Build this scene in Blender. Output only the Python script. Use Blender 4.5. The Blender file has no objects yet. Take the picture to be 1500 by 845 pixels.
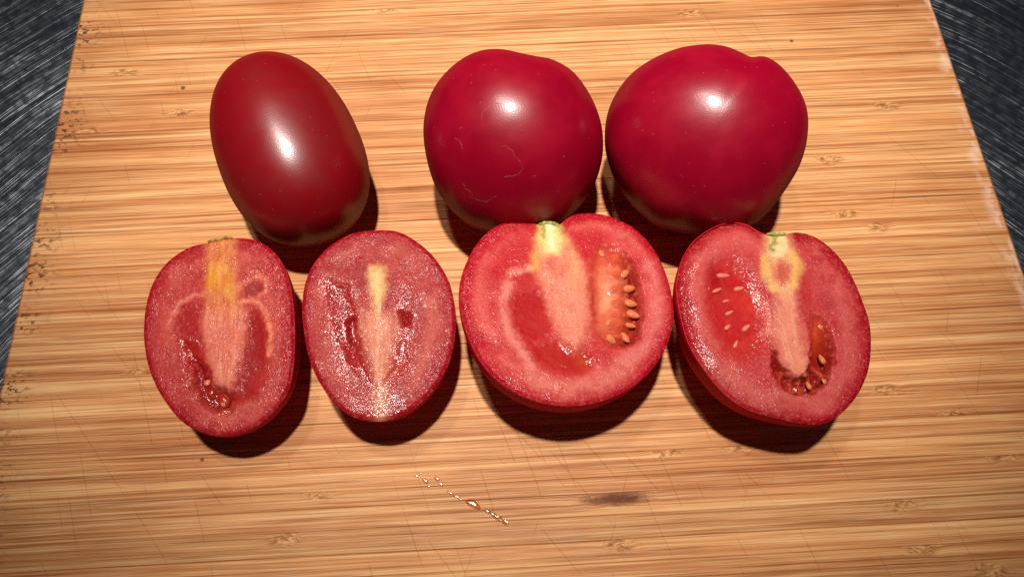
import bpy, math, random
import numpy as np
from mathutils import Vector, Matrix
from mathutils.bvhtree import BVHTree

rng = np.random.default_rng(7)
random.seed(7)
scene = bpy.context.scene
COL = scene.collection

# ------------------------------------------------------------------ camera
F = 1083.0                       # focal length in photo pixels (1500 wide)
TAU = math.radians(22.18)        # camera tilt away from straight down
H = 0.203                        # camera height above the board, metres
cam_d = bpy.data.cameras.new('camera')
cam_d.sensor_width = 36.0
cam_d.lens = F / 1500 * 36.0
cam_d.clip_start = 0.005
cam_d.clip_end = 20
cam = bpy.data.objects.new('camera', cam_d)
COL.objects.link(cam)
cam.location = (0, 0, H)
cam.rotation_euler = (TAU, 0, 0)
scene.camera = cam

# ------------------------------------------------------------------ world (dim kitchen at night)
world = bpy.data.worlds.new('World')
scene.world = world
world.use_nodes = True
bg = world.node_tree.nodes['Background']
bg.inputs['Color'].default_value = (0.80, 0.90, 1.0, 1)
bg.inputs['Strength'].default_value = 0.020

# ------------------------------------------------------------------ lamps: two small hood lamps
def spot_lamp(name, loc, target, radius, power, color, cone):
    d = bpy.data.lights.new(name, 'SPOT')
    d.shadow_soft_size = radius
    d.energy = power
    d.color = color
    d.spot_size = math.radians(cone)
    d.spot_blend = 1.0
    o = bpy.data.objects.new(name, d)
    COL.objects.link(o)
    o.location = loc
    o.rotation_euler = (Vector(target) - Vector(loc)).to_track_quat('-Z', 'Y').to_euler()
    return o
spot_lamp('hood_lamp', (-0.035, 0.205, 1.15), (0.005, 0.180, 0), 0.026, 78.0, (1.0, 0.94, 0.86), 25)
spot_lamp('hood_lamp', (-0.220, 0.400, 1.15), (0.0, 0.14, 0), 0.035, 11.0, (1.0, 0.92, 0.82), 36)

scene.view_settings.view_transform = 'Standard'
scene.view_settings.look = 'None'
scene.view_settings.exposure = 0.0
scene.view_settings.gamma = 1.0
scene.render.engine = 'CYCLES'
scene.cycles.use_denoising = False
scene.cycles.max_bounces = 8
scene.cycles.sample_clamp_indirect = 3
scene.cycles.sample_clamp_direct = 12

# ------------------------------------------------------------------ helpers
def ray(px, py):
    u, w = px - 750.0, 422.5 - py
    return np.array([u, w * math.cos(TAU) + F * math.sin(TAU), w * math.sin(TAU) - F * math.cos(TAU)])
CAMP = np.array([0, 0, H])
def at(px, py, p0, n):
    """point where the sight line of a photo pixel meets the plane (p0, n)"""
    d = ray(px, py)
    t = np.dot(np.asarray(p0) - CAMP, n) / np.dot(d, n)
    return CAMP + t * d
def on_z(px, py, z=0.0):
    return at(px, py, (0, 0, z), np.array([0, 0, 1.0]))

def s2l(c):
    c = np.asarray(c, float) / 255.0
    return np.where(c <= 0.04045, c / 12.92, ((c + 0.055) / 1.055) ** 2.4)

def empty(name, loc, label=None, cat=None, group=None, rz=0):
    o = bpy.data.objects.new(name, None)
    o.empty_display_size = 0.01
    COL.objects.link(o)
    o.location = loc
    o.rotation_euler = (0, 0, rz)
    if label: o['label'] = label
    if cat: o['category'] = cat
    if group: o['group'] = group
    return o

def mesh_np(name, V, faces, mat, parent=None, smooth=True, colors=None):
    me = bpy.data.meshes.new(name)
    V = np.asarray(V, float)
    me.from_pydata(V.tolist(), [], faces.tolist() if hasattr(faces, 'tolist') else faces)
    if smooth:
        me.polygons.foreach_set('use_smooth', np.ones(len(me.polygons), bool))
    if colors is not None:
        a = me.color_attributes.new('pigment', 'FLOAT_COLOR', 'POINT')
        c4 = np.ones((len(V), 4), np.float32)
        c4[:, :3] = colors
        a.data.foreach_set('color', c4.ravel())
    me.materials.append(mat)
    me.update()
    o = bpy.data.objects.new(name, me)
    COL.objects.link(o)
    if parent: o.parent = parent
    return o

def grid_faces(nr, nt, closed_centre=False):
    """quads of a ring grid: nr rings of nt points, periodic"""
    i = np.arange(nr - 1)[:, None] * nt
    j = np.arange(nt)[None, :]
    j2 = (j + 1) % nt
    f = np.stack([i + j, i + j2, i + nt + j2, i + nt + j], -1).reshape(-1, 4)
    return f

class VNoise:
    def __init__(self, seed, n=256):
        self.t = np.random.default_rng(seed).random((n, n)); self.n = n
    def __call__(self, x, y):
        xi = np.floor(x).astype(int); yi = np.floor(y).astype(int)
        fx = x - xi; fy = y - yi
        fx = fx * fx * (3 - 2 * fx); fy = fy * fy * (3 - 2 * fy)
        n = self.n; t = self.t
        a = t[xi % n, yi % n]; b = t[(xi + 1) % n, yi % n]
        c = t[xi % n, (yi + 1) % n]; d = t[(xi + 1) % n, (yi + 1) % n]
        return (a * (1 - fx) + b * fx) * (1 - fy) + (c * (1 - fx) + d * fx) * fy
    def fbm(self, x, y, o=3):
        s = 0; a = 1; tot = 0
        for k in range(o):
            s = s + a * self(x * 2 ** k + 17 * k, y * 2 ** k + 31 * k); tot += a; a *= 0.55
        return s / tot

def sstep(a, b, x):
    t = np.clip((x - a) / (b - a), 0, 1)
    return t * t * (3 - 2 * t)

def d_polyline(P, pts):
    """distance from points P (n,2) to a polyline"""
    best = np.full(len(P), 1e9)
    for a, b in zip(pts[:-1], pts[1:]):
        ab = b - a
        t = np.clip(((P - a) @ ab) / max(ab @ ab, 1e-18), 0, 1)
        best = np.minimum(best, np.linalg.norm(P - (a + t[:, None] * ab), axis=1))
    return best

def sd_poly(P, pts):
    """signed distance (negative inside)"""
    pts = np.asarray(pts)
    d = d_polyline(P, np.vstack([pts, pts[:1]]))
    ins = np.zeros(len(P), bool)
    x, y = P[:, 0], P[:, 1]
    n = len(pts)
    for i in range(n):
        x1, y1 = pts[i]; x2, y2 = pts[(i + 1) % n]
        c = ((y1 > y) != (y2 > y))
        with np.errstate(divide='ignore', invalid='ignore'):
            xi = (x2 - x1) * (y - y1) / (y2 - y1) + x1
        ins ^= c & (x < xi)
    return np.where(ins, -d, d)

def polar_outline(uv, nt, smooth_deg=2.0):
    """radius as a function of angle for a star-shaped outline"""
    uv = np.asarray(uv)
    # dense closed Catmull-Rom
    n = len(uv); dense = []
    for i in range(n):
        p0, p1, p2, p3 = uv[i - 1], uv[i], uv[(i + 1) % n], uv[(i + 2) % n]
        for t in np.linspace(0, 1, 24, endpoint=False):
            dense.append(0.5 * (2 * p1 + (p2 - p0) * t + (2 * p0 - 5 * p1 + 4 * p2 - p3) * t * t + (3 * p1 - p0 - 3 * p2 + p3) * t ** 3))
    dense = np.array(dense)
    th = np.arctan2(dense[:, 1], dense[:, 0]) % (2 * np.pi)
    r = np.hypot(dense[:, 0], dense[:, 1])
    o = np.argsort(th); th = th[o]; r = r[o]
    grid = np.arange(nt) / nt * 2 * np.pi
    R = np.interp(grid, np.r_[th - 2 * np.pi, th, th + 2 * np.pi], np.r_[r, r, r])
    return grid, smooth_per(R, smooth_deg)

def smooth_per(R, deg):
    nt = len(R)
    k = np.fft.rfftfreq(nt, 1.0 / nt)
    s = math.radians(deg)
    return np.fft.irfft(np.fft.rfft(R) * np.exp(-0.5 * (k * s) ** 2), nt)

# ------------------------------------------------------------------ node helper
class N:
    def __init__(self, name):
        self.mat = bpy.data.materials.new(name)
        self.mat.use_nodes = True
        self.t = self.mat.node_tree
        self.t.nodes.clear()
        self.out = self.t.nodes.new('ShaderNodeOutputMaterial')
    def put(self, sock, v):
        if v is None: return
        if isinstance(v, bpy.types.NodeSocket): self.t.links.new(v, sock)
        else:
            if sock.type == 'RGBA' and not np.isscalar(v) and len(v) == 3: v = (*v, 1)
            if sock.type == 'VECTOR' and np.isscalar(v): v = (v, v, v)
            sock.default_value = v
    def node(self, typ, ins=None, out=0, **props):
        n = self.t.nodes.new(typ)
        for k, v in props.items(): setattr(n, k, v)
        for k, v in (ins or {}).items(): self.put(n.inputs[k], v)
        return n if out is None else n.outputs[out]
    def m(self, op, a, b=None, c=None, clamp=False):
        n = self.t.nodes.new('ShaderNodeMath'); n.operation = op; n.use_clamp = clamp
        for i, v in enumerate((a, b, c)): self.put(n.inputs[i], v)
        return n.outputs[0]
    def xyz(self, x=0.0, y=0.0, z=0.0):
        return self.node('ShaderNodeCombineXYZ', {0: x, 1: y, 2: z})
    def sep(self, v):
        n = self.node('ShaderNodeSeparateXYZ', {0: v}, out=None)
        return n.outputs[0], n.outputs[1], n.outputs[2]
    def noise(self, vec, scale=1.0, detail=2.0, rough=0.5, dist=0.0):
        return self.node('ShaderNodeTexNoise', {'Vector': vec, 'Scale': scale, 'Detail': detail, 'Roughness': rough, 'Distortion': dist})
    def mix(self, f, a, b, blend='MIX'):
        n = self.t.nodes.new('ShaderNodeMix'); n.data_type = 'RGBA'; n.blend_type = blend
        self.put(n.inputs[0], f); self.put(n.inputs[6], a); self.put(n.inputs[7], b)
        return n.outputs[2]
    def ramp(self, f, stops):
        n = self.t.nodes.new('ShaderNodeValToRGB')
        e = n.color_ramp.elements
        while len(e) < len(stops): e.new(0.5)
        for k, (p, c) in enumerate(stops):
            e[k].position = p; e[k].color = (*c, 1) if len(c) == 3 else c
        self.put(n.inputs[0], f)
        return n.outputs[0]
    def mr(self, v, a, b, c=0.0, d=1.0, kind='SMOOTHSTEP'):
        return self.node('ShaderNodeMapRange', {0: v, 1: a, 2: b, 3: c, 4: d}, interpolation_type=kind)
    def bump(self, h, dist, strength=1.0, normal=None):
        return self.node('ShaderNodeBump', {'Height': h, 'Distance': dist, 'Strength': strength, 'Normal': normal})
    def bsdf(self, **kw):
        p = self.t.nodes.new('ShaderNodeBsdfPrincipled')
        for k, v in kw.items(): self.put(p.inputs[k.replace('_', ' ')], v)
        self.t.links.new(p.outputs[0], self.out.inputs[0])
        return p
    def obj(self):
        return self.node('ShaderNodeTexCoord', out=3)
    def attr(self, name, kind='GEOMETRY', out=0):
        return self.node('ShaderNodeAttribute', attribute_name=name, attribute_type=kind, out=out)

# ------------------------------------------------------------------ materials
BW = 0.1496      # half width of the board

def mat_bamboo():
    g = N('bamboo')
    P = g.obj()
    x, y, z = g.sep(P)
    rnd = g.node('ShaderNodeObjectInfo', out=5)
    r50 = g.m('MULTIPLY', rnd, 53.0)
    # nodes (knuckles) of the bamboo strip
    yc = g.attr('strip_y', 'OBJECT', 2)
    knot = None; sgn = None
    wob = g.m('SUBTRACT', g.noise(g.xyz(g.m('MULTIPLY', x, 200), g.m('MULTIPLY', y, 300), r50), 1, 2), 0.5)
    for k in ('node_a', 'node_b'):
        xa = g.attr(k, 'OBJECT', 2)
        dx = g.m('SUBTRACT', x, xa)
        q = g.m('DIVIDE', g.m('ADD', dx, g.m('MULTIPLY', wob, 0.006)), g.m('MULTIPLY_ADD', g.attr('node_stain', 'OBJECT', 2), 0.006, 0.0052))
        w = g.m('DIVIDE', g.m('SUBTRACT', y, yc), 0.0020)
        e = g.m('EXPONENT', g.m('MULTIPLY', g.m('ADD', g.m('MULTIPLY', q, q), g.m('MULTIPLY', w, w)), -1.0))
        knot = e if knot is None else g.m('MAXIMUM', knot, e)
    # fibres bend round the nodes
    bend = g.m('MULTIPLY', g.m('MULTIPLY', knot, wob), 0.0042)
    slow = g.m('MULTIPLY', g.m('SUBTRACT', g.noise(g.xyz(g.m('MULTIPLY', x, 14), g.m('MULTIPLY', y, 60), r50), 1, 1), 0.5), 0.0007)
    yy = g.m('ADD', g.m('ADD', y, bend), slow)
    def streak(sx, sy, det=2.0, off=0.0, rough=0.5):
        return g.noise(g.xyz(g.m('MULTIPLY', x, sx), g.m('MULTIPLY', yy, sy), g.m('ADD', r50, off)), 1, det, rough)
    n1 = streak(5, 520, 3, 0.0, 0.6)
    n2 = streak(9, 1700, 3, 3.1, 0.65)
    n3 = streak(18, 2000, 3, 9.7, 0.6)
    n4 = streak(40, 3600, 2, 5.7, 0.6)
    n5 = streak(5, 1500, 2, 15.7, 0.6)
    t = g.m('ADD', g.m('MULTIPLY', n1, 0.55), g.m('MULTIPLY', n2, 0.45))
    col = g.ramp(t, [(0.33, s2l((158, 92, 50))), (0.44, s2l((203, 134, 82))), (0.54, s2l((227, 166, 110))), (0.67, s2l((245, 200, 147)))])
    # strip to strip tone
    tone = g.ramp(rnd, [(0.0, (0.76, 0.69, 0.62)), (0.30, (0.98, 0.96, 0.93)), (0.62, (0.89, 0.84, 0.79)), (1.0, (1.07, 1.06, 1.02))])
    col = g.mix(1.0, col, tone, 'MULTIPLY')
    # dark fibre bundles
    dk = g.mr(n3, 0.52, 0.66)
    col = g.mix(g.m('MULTIPLY', dk, 0.58), col, s2l((128, 70, 32)))
    dk2 = g.mr(n5, 0.60, 0.70)
    dkm = g.mr(g.noise(g.xyz(g.m('MULTIPLY', x, 16), g.m('MULTIPLY', y, 120), r50), 1, 1), 0.42, 0.62)
    col = g.mix(g.m('MULTIPLY', g.m('MULTIPLY', dk2, dkm), 0.75), col, s2l((112, 60, 26)))
    lt = g.mr(n4, 0.54, 0.68)
    col = g.mix(g.m('MULTIPLY', lt, 0.38), col, s2l((250, 218, 168)))
    dsh = g.mr(n4, 0.46, 0.33)
    col = g.mix(g.m('MULTIPLY', dsh, 0.42), col, s2l((140, 82, 40)))
    # soaked / worn patches
    pn = g.noise(g.xyz(g.m('MULTIPLY', x, 16), g.m('MULTIPLY', y, 26), 4.0), 1, 3)
    pm = g.mr(pn, 0.44, 0.72)
    col = g.mix(g.m('MULTIPLY', pm, 0.75), col, g.mix(1.0, col, (0.74, 0.60, 0.52), 'MULTIPLY'))
    # nodes
    kn = g.noise(g.xyz(g.m('MULTIPLY', x, 520), g.m('MULTIPLY', yy, 1500), r50), 1, 3, 0.6, 0.6)
    kc = g.ramp(kn, [(0.36, s2l((108, 58, 26))), (0.48, s2l((176, 112, 62))), (0.60, s2l((236, 184, 122)))])
    kst = g.attr('node_stain', 'OBJECT', 2)
    kc = g.mix(kst, kc, s2l((96, 40, 20)))
    kmask = g.mr(g.m('MULTIPLY', knot, g.mr(kn, 0.25, 0.5, 1.0, 0.7)), 0.18, 0.62)
    col = g.mix(g.m('MULTIPLY', kmask, g.m('MULTIPLY_ADD', kst, 0.36, 0.64)), col, kc)
    # knife cuts: thin broken lines in a few directions
    cuts = None
    for ang, dens, seg, thr in ((108, 230, 40, 0.60), (128, 170, 34, 0.63), (68, 150, 38, 0.66)):
        a = math.radians(ang)
        p = g.m('ADD', g.m('MULTIPLY', x, math.cos(a)), g.m('MULTIPLY', y, math.sin(a)))
        q = g.m('SUBTRACT', g.m('MULTIPLY', y, math.cos(a)), g.m('MULTIPLY', x, math.sin(a)))
        q = g.m('ADD', q, g.m('MULTIPLY', g.noise(g.xyz(g.m('MULTIPLY', p, 18), g.m('MULTIPLY', q, 40), ang), 1, 1), 0.004))
        tq = g.m('MULTIPLY', q, dens)
        cid = g.m('FLOOR', tq)
        wn = g.node('ShaderNodeTexWhiteNoise', {'W': g.m('ADD', cid, ang * 3.7)}, noise_dimensions='1D')
        off = g.m('MULTIPLY_ADD', wn, 0.8, 0.1)
        dist = g.m('DIVIDE', g.m('ABSOLUTE', g.m('SUBTRACT', g.m('FRACT', tq), off)), dens)
        line = g.mr(dist, 0.00004, 0.00013, 1.0, 0.0)
        sm = g.mr(g.noise(g.xyz(g.m('MULTIPLY', p, seg), g.m('MULTIPLY', cid, 5.37), 1.7), 1, 2), thr - 0.03, thr + 0.03)
        c_ = g.m('MULTIPLY', line, sm)
        cuts = c_ if cuts is None else g.m('MAXIMUM', cuts, c_)
    fr = g.mr(pn, 0.5, 0.4)
    col = g.mix(g.m('MULTIPLY', cuts, 0.16), col, g.mix(fr, s2l((124, 74, 40)), s2l((246, 206, 158))))
    # mildew specks along one edge, pale residue along the other
    ed = g.mr(x, -BW + 0.013, -BW + 0.003)
    mc = g.noise(g.xyz(g.m('MULTIPLY', x, 420), g.m('MULTIPLY', y, 620), 2.0), 1, 3, 0.65)
    clump = g.mr(g.noise(g.xyz(0.0, g.m('MULTIPLY', y, 55), 8.0), 1, 1), 0.41, 0.58)
    mm = g.m('MULTIPLY', g.m('MULTIPLY', g.mr(mc, 0.54, 0.59), ed), clump)
    col = g.mix(g.m('MULTIPLY', mm, 0.9), col, s2l((46, 24, 20)))
    ed2 = g.mr(g.m('ADD', x, g.m('MULTIPLY', wob, 0.004)), BW - 0.0065, BW - 0.0022)
    res = g.noise(g.xyz(g.m('MULTIPLY', x, 190), g.m('MULTIPLY', y, 140), 6.0), 1, 3, 0.6)
    col = g.mix(g.m('MULTIPLY', g.m('MULTIPLY', ed2, g.mr(res, 0.44, 0.62)), 0.55), col, s2l((236, 206, 186)))
    ed3 = g.mr(g.m('ABSOLUTE', x), BW - 0.0016, BW - 0.0001)
    col = g.mix(g.m('MULTIPLY', ed3, 0.55), col, s2l((150, 74, 46)))
    # crumbs of dirt
    sp = g.node('ShaderNodeTexVoronoi', {'Vector': P, 'Scale': 48.0}, out=0)
    col = g.mix(g.m('MULTIPLY', g.mr(sp, 0.05, 0.03), 0.8), col, s2l((70, 40, 24)))
    h = g.m('ADD', g.m('MULTIPLY', n3, -0.5), g.m('ADD', g.m('MULTIPLY', n4, 0.5), g.m('MULTIPLY', cuts, -0.6)))
    h = g.m('ADD', h, g.m('MULTIPLY', g.m('MULTIPLY', kmask, kn), 1.6))
    grain = g.noise(g.xyz(g.m('MULTIPLY', x, 2200), g.m('MULTIPLY', y, 3200), 0), 1, 2)
    h = g.m('ADD', h, g.m('MULTIPLY', grain, 0.35))
    nrm = g.bump(h, 0.00016, 0.8)
    g.bsdf(Base_Color=col, Roughness=g.mr(n2, 0.3, 0.7, 0.42, 0.62), Specular_IOR_Level=0.18, Normal=nrm)
    return g.mat

def mat_steel():
    g = N('scratched_steel')
    x, y, z = g.sep(g.obj())
    dx = g.m('SUBTRACT', x, 0.012); dy = g.m('SUBTRACT', y, -0.03)
    wob = g.m('MULTIPLY', g.m('SUBTRACT', g.noise(g.xyz(g.m('MULTIPLY', x, 14), g.m('MULTIPLY', y, 14), 0), 1, 1), 0.5), 0.010)
    r = g.m('ADD', g.m('SQRT', g.m('ADD', g.m('MULTIPLY', dx, dx), g.m('MULTIPLY', dy, dy))), wob)
    th = g.m('ARCTAN2', dy, dx)
    def arc(sr, st, det=1.0, o=0.0):
        return g.noise(g.xyz(g.m('MULTIPLY', r, sr), g.m('MULTIPLY', th, st), o), 1, det)
    a1 = arc(2400, 4.5, 2, 0)
    a2 = arc(4200, 8, 1, 4)
    a3 = arc(1900, 2.2, 1, 9)
    blot = g.noise(g.xyz(g.m('MULTIPLY', x, 300), g.m('MULTIPLY', y, 300), 3), 1, 2, 0.5)
    s1 = g.mr(a1, 0.58, 0.70)
    s2 = g.mr(a2, 0.56, 0.70)
    s3 = g.mr(a3, 0.66, 0.72)
    s = g.m('MAXIMUM', g.m('MAXIMUM', s1, g.m('MULTIPLY', s2, 0.7)), s3)
    s = g.m('MULTIPLY', s, g.mr(blot, 0.30, 0.58, 0.35, 1.0))
    wear = g.mr(g.noise(g.xyz(g.m('MULTIPLY', x, 30), g.m('MULTIPLY', y, 30), 7), 1, 2), 0.35, 0.65, 0.6, 1.0)
    s = g.m('MULTIPLY', s, wear)
    rough = g.m('MULTIPLY_ADD', s, 0.30, g.mr(blot, 0.35, 0.65, 0.23, 0.27))
    col = g.mix(s, (0.33, 0.37, 0.43), (0.92, 0.95, 1.0))  # glint of the scratches partly put into a brighter metal colour
    hh = g.m('ADD', g.m('MULTIPLY', a2, 0.6), g.m('ADD', g.m('MULTIPLY', a1, 1.0), g.m('MULTIPLY', blot, 0.2)))
    nrm = g.bump(hh, 0.00010, 0.8)
    g.bsdf(Base_Color=col, Metallic=1.0, Roughness=rough, Normal=nrm)
    return g.mat

def mat_skin(name, base, mottle, tint=0.5, rough=0.33, coat=0.12, seed=0.0, spec=0.34):
    g = N(name)
    P = g.obj()
    n1 = g.noise(P, 60.0 + seed, 3, 0.6)
    n2 = g.noise(P, 420.0, 3, 0.6)
    col = g.mix(g.m('MULTIPLY', g.mr(n1, 0.42, 0.68), tint), base, mottle)
    col = g.mix(g.m('MULTIPLY', g.mr(n2, 0.56, 0.75), 0.30), col, mottle)
    v = g.node('ShaderNodeTexVoronoi', {'Vector': P, 'Scale': 300.0}, out=0)
    col = g.mix(g.m('MULTIPLY', g.mr(v, 0.10, 0.05), 0.22), col, s2l((206, 92, 92)))
    v2 = g.node('ShaderNodeTexVoronoi', {'Vector': P, 'Scale': 95.0 + seed}, out=0)
    col = g.mix(g.m('MULTIPLY', g.mr(v2, 0.035, 0.02), 0.6), col, s2l((70, 14, 16)))
    mic = g.noise(P, 2600.0, 2)
    lum = g.noise(P, 80.0, 1)
    h = g.m('ADD', g.m('MULTIPLY', mic, 0.16), g.m('MULTIPLY', lum, 0.9))
    nrm = g.bump(h, 0.00022, 0.7)
    p = g.bsdf(Base_Color=col, Roughness=0.6, Specular_IOR_Level=0.0, Subsurface_Weight=0.12, Subsurface_Radius=(1.0, 0.15, 0.1), Subsurface_Scale=0.003, Normal=nrm)
    g1 = g.node('ShaderNodeBsdfGlossy', {'Color': (1, 1, 1, 1), 'Roughness': g.mr(n1, 0.35, 0.65, rough - 0.03, rough + 0.05), 'Normal': nrm})
    g2 = g.node('ShaderNodeBsdfGlossy', {'Color': (1, 1, 1, 1), 'Roughness': 0.215, 'Normal': nrm})
    m1 = g.node('ShaderNodeMixShader', {0: spec, 1: p.outputs[0], 2: g1})
    m2 = g.node('ShaderNodeMixShader', {0: coat, 1: m1, 2: g2})
    g.t.links.new(m2, g.out.inputs[0])
    return g.mat

def mat_flesh(name, wet=0.5, grain=1.0):
    g = N(name)
    P = g.obj()
    base = g.attr('pigment')
    w = g.attr('wet', out=2)
    sl = g.attr('sleek', out=2)
    keep = g.m('SUBTRACT', 1.0, g.m('MULTIPLY', sl, 0.85))
    gr = g.m('MULTIPLY', keep, grain)
    n1 = g.noise(P, 2300.0, 0.5, 0.5)
    n2 = g.noise(P, 1700.0, 1)
    mott = g.noise(P, 330.0, 3, 0.6)
    col = g.mix(g.m('MULTIPLY', g.m('MULTIPLY', g.mr(n2, 0.58, 0.74), 0.24), gr), base, s2l((236, 150, 132)))
    col = g.mix(g.m('MULTIPLY', g.m('MULTIPLY', g.mr(n1, 0.46, 0.34), 0.18), gr), col, s2l((128, 8, 20)))
    col = g.mix(g.m('MULTIPLY', g.mr(mott, 0.50, 0.68), 0.22), col, s2l((150, 14, 26)))
    nrm = g.bump(g.m('ADD', g.m('MULTIPLY', n1, gr), g.m('MULTIPLY', mott, 0.8)), 0.00009, 0.8)
    sharp = g.bump(g.m('ADD', g.m('MULTIPLY', n1, g.m('MULTIPLY_ADD', gr, 0.9, 0.10)), g.m('MULTIPLY', mott, 1.0)), 0.00016, 1.0)
    patch = g.mr(g.noise(P, 160.0, 2), 0.42, 0.62, 0.25, 1.0)
    cw = g.m('MULTIPLY', g.m('MULTIPLY', g.m('MULTIPLY_ADD', w, 1.0, wet), patch), g.m('SUBTRACT', 1.0, g.m('MULTIPLY', sl, 0.6)), clamp=True)
    g.bsdf(Base_Color=col, Roughness=0.5, Specular_IOR_Level=0.08, Subsurface_Weight=0.38, Subsurface_Radius=(1.0, 0.28, 0.2), Subsurface_Scale=0.0016,
           Coat_Weight=cw, Coat_Roughness=0.13, Normal=nrm, Coat_Normal=sharp)
    return g.mat

def mat_gel(name, a, b, rough=0.10):
    g = N(name)
    P = g.obj()
    base = g.attr('pigment')
    n = g.noise(P, 500.0, 2)
    col = g.mix(g.m('MULTIPLY', g.mr(n, 0.4, 0.7), 0.25), base, b)
    nrm = g.bump(g.noise(P, 420.0, 1), 0.0004, 0.5)
    g.bsdf(Base_Color=col, Roughness=0.45, Specular_IOR_Level=0.15, Subsurface_Weight=0.5, Subsurface_Radius=(1.0, 0.35, 0.2), Subsurface_Scale=0.003,
           Coat_Weight=0.35, Coat_Roughness=rough+0.06, Normal=nrm, Coat_Normal=nrm)
    return g.mat

def mat_simple(name, a, b, scale, rough=0.3, sss=0.2, coat=0.3, bump=0.0002):
    g = N(name)
    P = g.obj()
    n = g.noise(P, scale, 3)
    col = g.mix(g.mr(n, 0.35, 0.65), a, b)
    g.bsdf(Base_Color=col, Roughness=rough, Subsurface_Weight=sss, Subsurface_Radius=(1, .5, .3), Subsurface_Scale=0.001,
           Coat_Weight=coat, Coat_Roughness=0.08, Normal=g.bump(n, bump, 0.6))
    return g.mat

def mat_juice(name='juice', tint=(0.90, 0.74, 0.60, 1)):
    g = N(name)
    P = g.obj()
    nrm = g.bump(g.noise(P, 700, 1), 0.0002, 0.5)
    tr = g.node('ShaderNodeBsdfTransparent', {'Color': tint})
    gl = g.node('ShaderNodeBsdfGlossy', {'Color': (1, 1, 1, 1), 'Roughness': 0.14, 'Normal': nrm})
    mx = g.node('ShaderNodeMixShader', {0: 0.07, 1: tr, 2: gl})
    g.t.links.new(mx, g.out.inputs[0])
    return g.mat

M_BAMBOO = mat_bamboo()
M_STEEL = mat_steel()
M_SKIN_HALF = mat_skin('tomato_skin_cut', s2l((196, 16, 40)), s2l((212, 44, 52)), 0.5, 0.40, 0.0, 0.0, 0.02)
M_FLESH = mat_flesh('tomato_flesh', 0.16)
M_FLESH_WET = mat_flesh('tomato_flesh_grainy', 0.14, 0.95)
M_GEL = mat_gel('tomato_jelly', None, s2l((226, 96, 56)))
M_SEED = mat_simple('tomato_seed', s2l((236, 144, 92)), s2l((214, 104, 62)), 900, 0.3, 0.5, 0.5)
M_SEED_PALE = mat_simple('tomato_seed_pale', s2l((236, 150, 118)), s2l((222, 92, 74)), 900, 0.3, 0.5, 0.8)
M_SCAR = mat_simple('stem_scar', s2l((120, 132, 50)), s2l((196, 178, 96)), 900, 0.6, 0.1, 0.0)
M_LINE = mat_simple('skin_crack', s2l((186, 84, 82)), s2l((156, 30, 46)), 1500, 0.6, 0.0, 0.0)
M_JUICE = mat_juice()
M_JUICE_AMBER = mat_juice('juice_amber', (0.84, 0.66, 0.48, 1))

# ------------------------------------------------------------------ setting: steel counter
counter = mesh_np('counter', [(-0.9, -0.7, 0), (0.9, -0.7, 0), (0.9, 1.1, 0), (-0.9, 1.1, 0)], [(0, 1, 2, 3)], M_STEEL, smooth=False)
counter.location = (0, 0, -0.0165)
counter['kind'] = 'structure'

# ------------------------------------------------------------------ cutting board: glued bamboo strips
BROT = math.radians(3.0)
board = empty('cutting_board', (0.0040, 0.0828, -0.016), 'worn bamboo cutting board with knife marks lying on the steel counter', 'cutting board', rz=BROT)
def to_board(p):
    c, s = math.cos(-BROT), math.sin(-BROT)
    dx, dy = p[0] - 0.0040, p[1] - 0.0828
    return c * dx - s * dy, s * dx + c * dy
def strip_mesh(y0, y1, top, ch=0.00017, ech=0.0011):
    xl, xr = -BW, BW
    g_ = 0.00002
    y0 += g_; y1 -= g_
    sec = [(y0, 0.0), (y1, 0.0), (y1, top - ch), (y1 - ch, top), (y0 + ch, top), (y0, top - ch)]
    V = []
    for (x, e) in ((xl, 1), (xl + ech, 0), (xr - ech, 0), (xr, 1)):
        for (yy, zz) in sec:
            V.append((x, yy, zz - (ech * 0.8 if (e and zz > 0.004) else 0)))
    Fs = []
    for k in range(3):
        for i in range(6):
            a = k * 6 + i; b = k * 6 + (i + 1) % 6
            Fs.append((a, b, b + 6, a + 6)[::-1])
    Fs.append(tuple(range(6)))
    Fs.append(tuple(range(23, 17, -1)))
    return V, Fs
knots = [(130, 193), (262, 165), (185, 107), (468, 722), (415, 790), (905, 730, 0.9), (970, 662), (910, 797), (1090, 680), (1395, 607), (1300, 572),
         (1475, 690), (1322, 738), (1355, 803), (205, 545), (1300, 155), (1236, 314), (1288, 333), (1215, 235), (560, 15), (60, 385), (1010, 20), (1450, 835), (700, 700)]
kb = []
for k in knots:
    bx, by = to_board(on_z(k[0], k[1]))
    kb.append((bx, by, k[2] if len(k) > 2 else 0.0))
y = -0.150
while y < 0.205:
    w = rng.uniform(0.0042, 0.0072)
    V, Fs = strip_mesh(y, y + w, 0.016 + rng.uniform(-0.00004, 0.0))
    o = mesh_np('bamboo_strip', V, Fs, M_BAMBOO, board, smooth=False)
    mine = [q for q in kb if y <= q[1] < y + w]
    o['node_a'] = float(mine[0][0]) if mine else 9.0
    o['node_b'] = float(mine[1][0]) if len(mine) > 1 else 9.0
    o['node_stain'] = float(mine[0][2]) if mine else 0.0
    o['strip_y'] = float(mine[0][1]) if mine else float(y + w / 2)
    y += w

# ------------------------------------------------------------------ whole tomatoes
def orient_faces_out(V, Fs):
    return Fs

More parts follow.
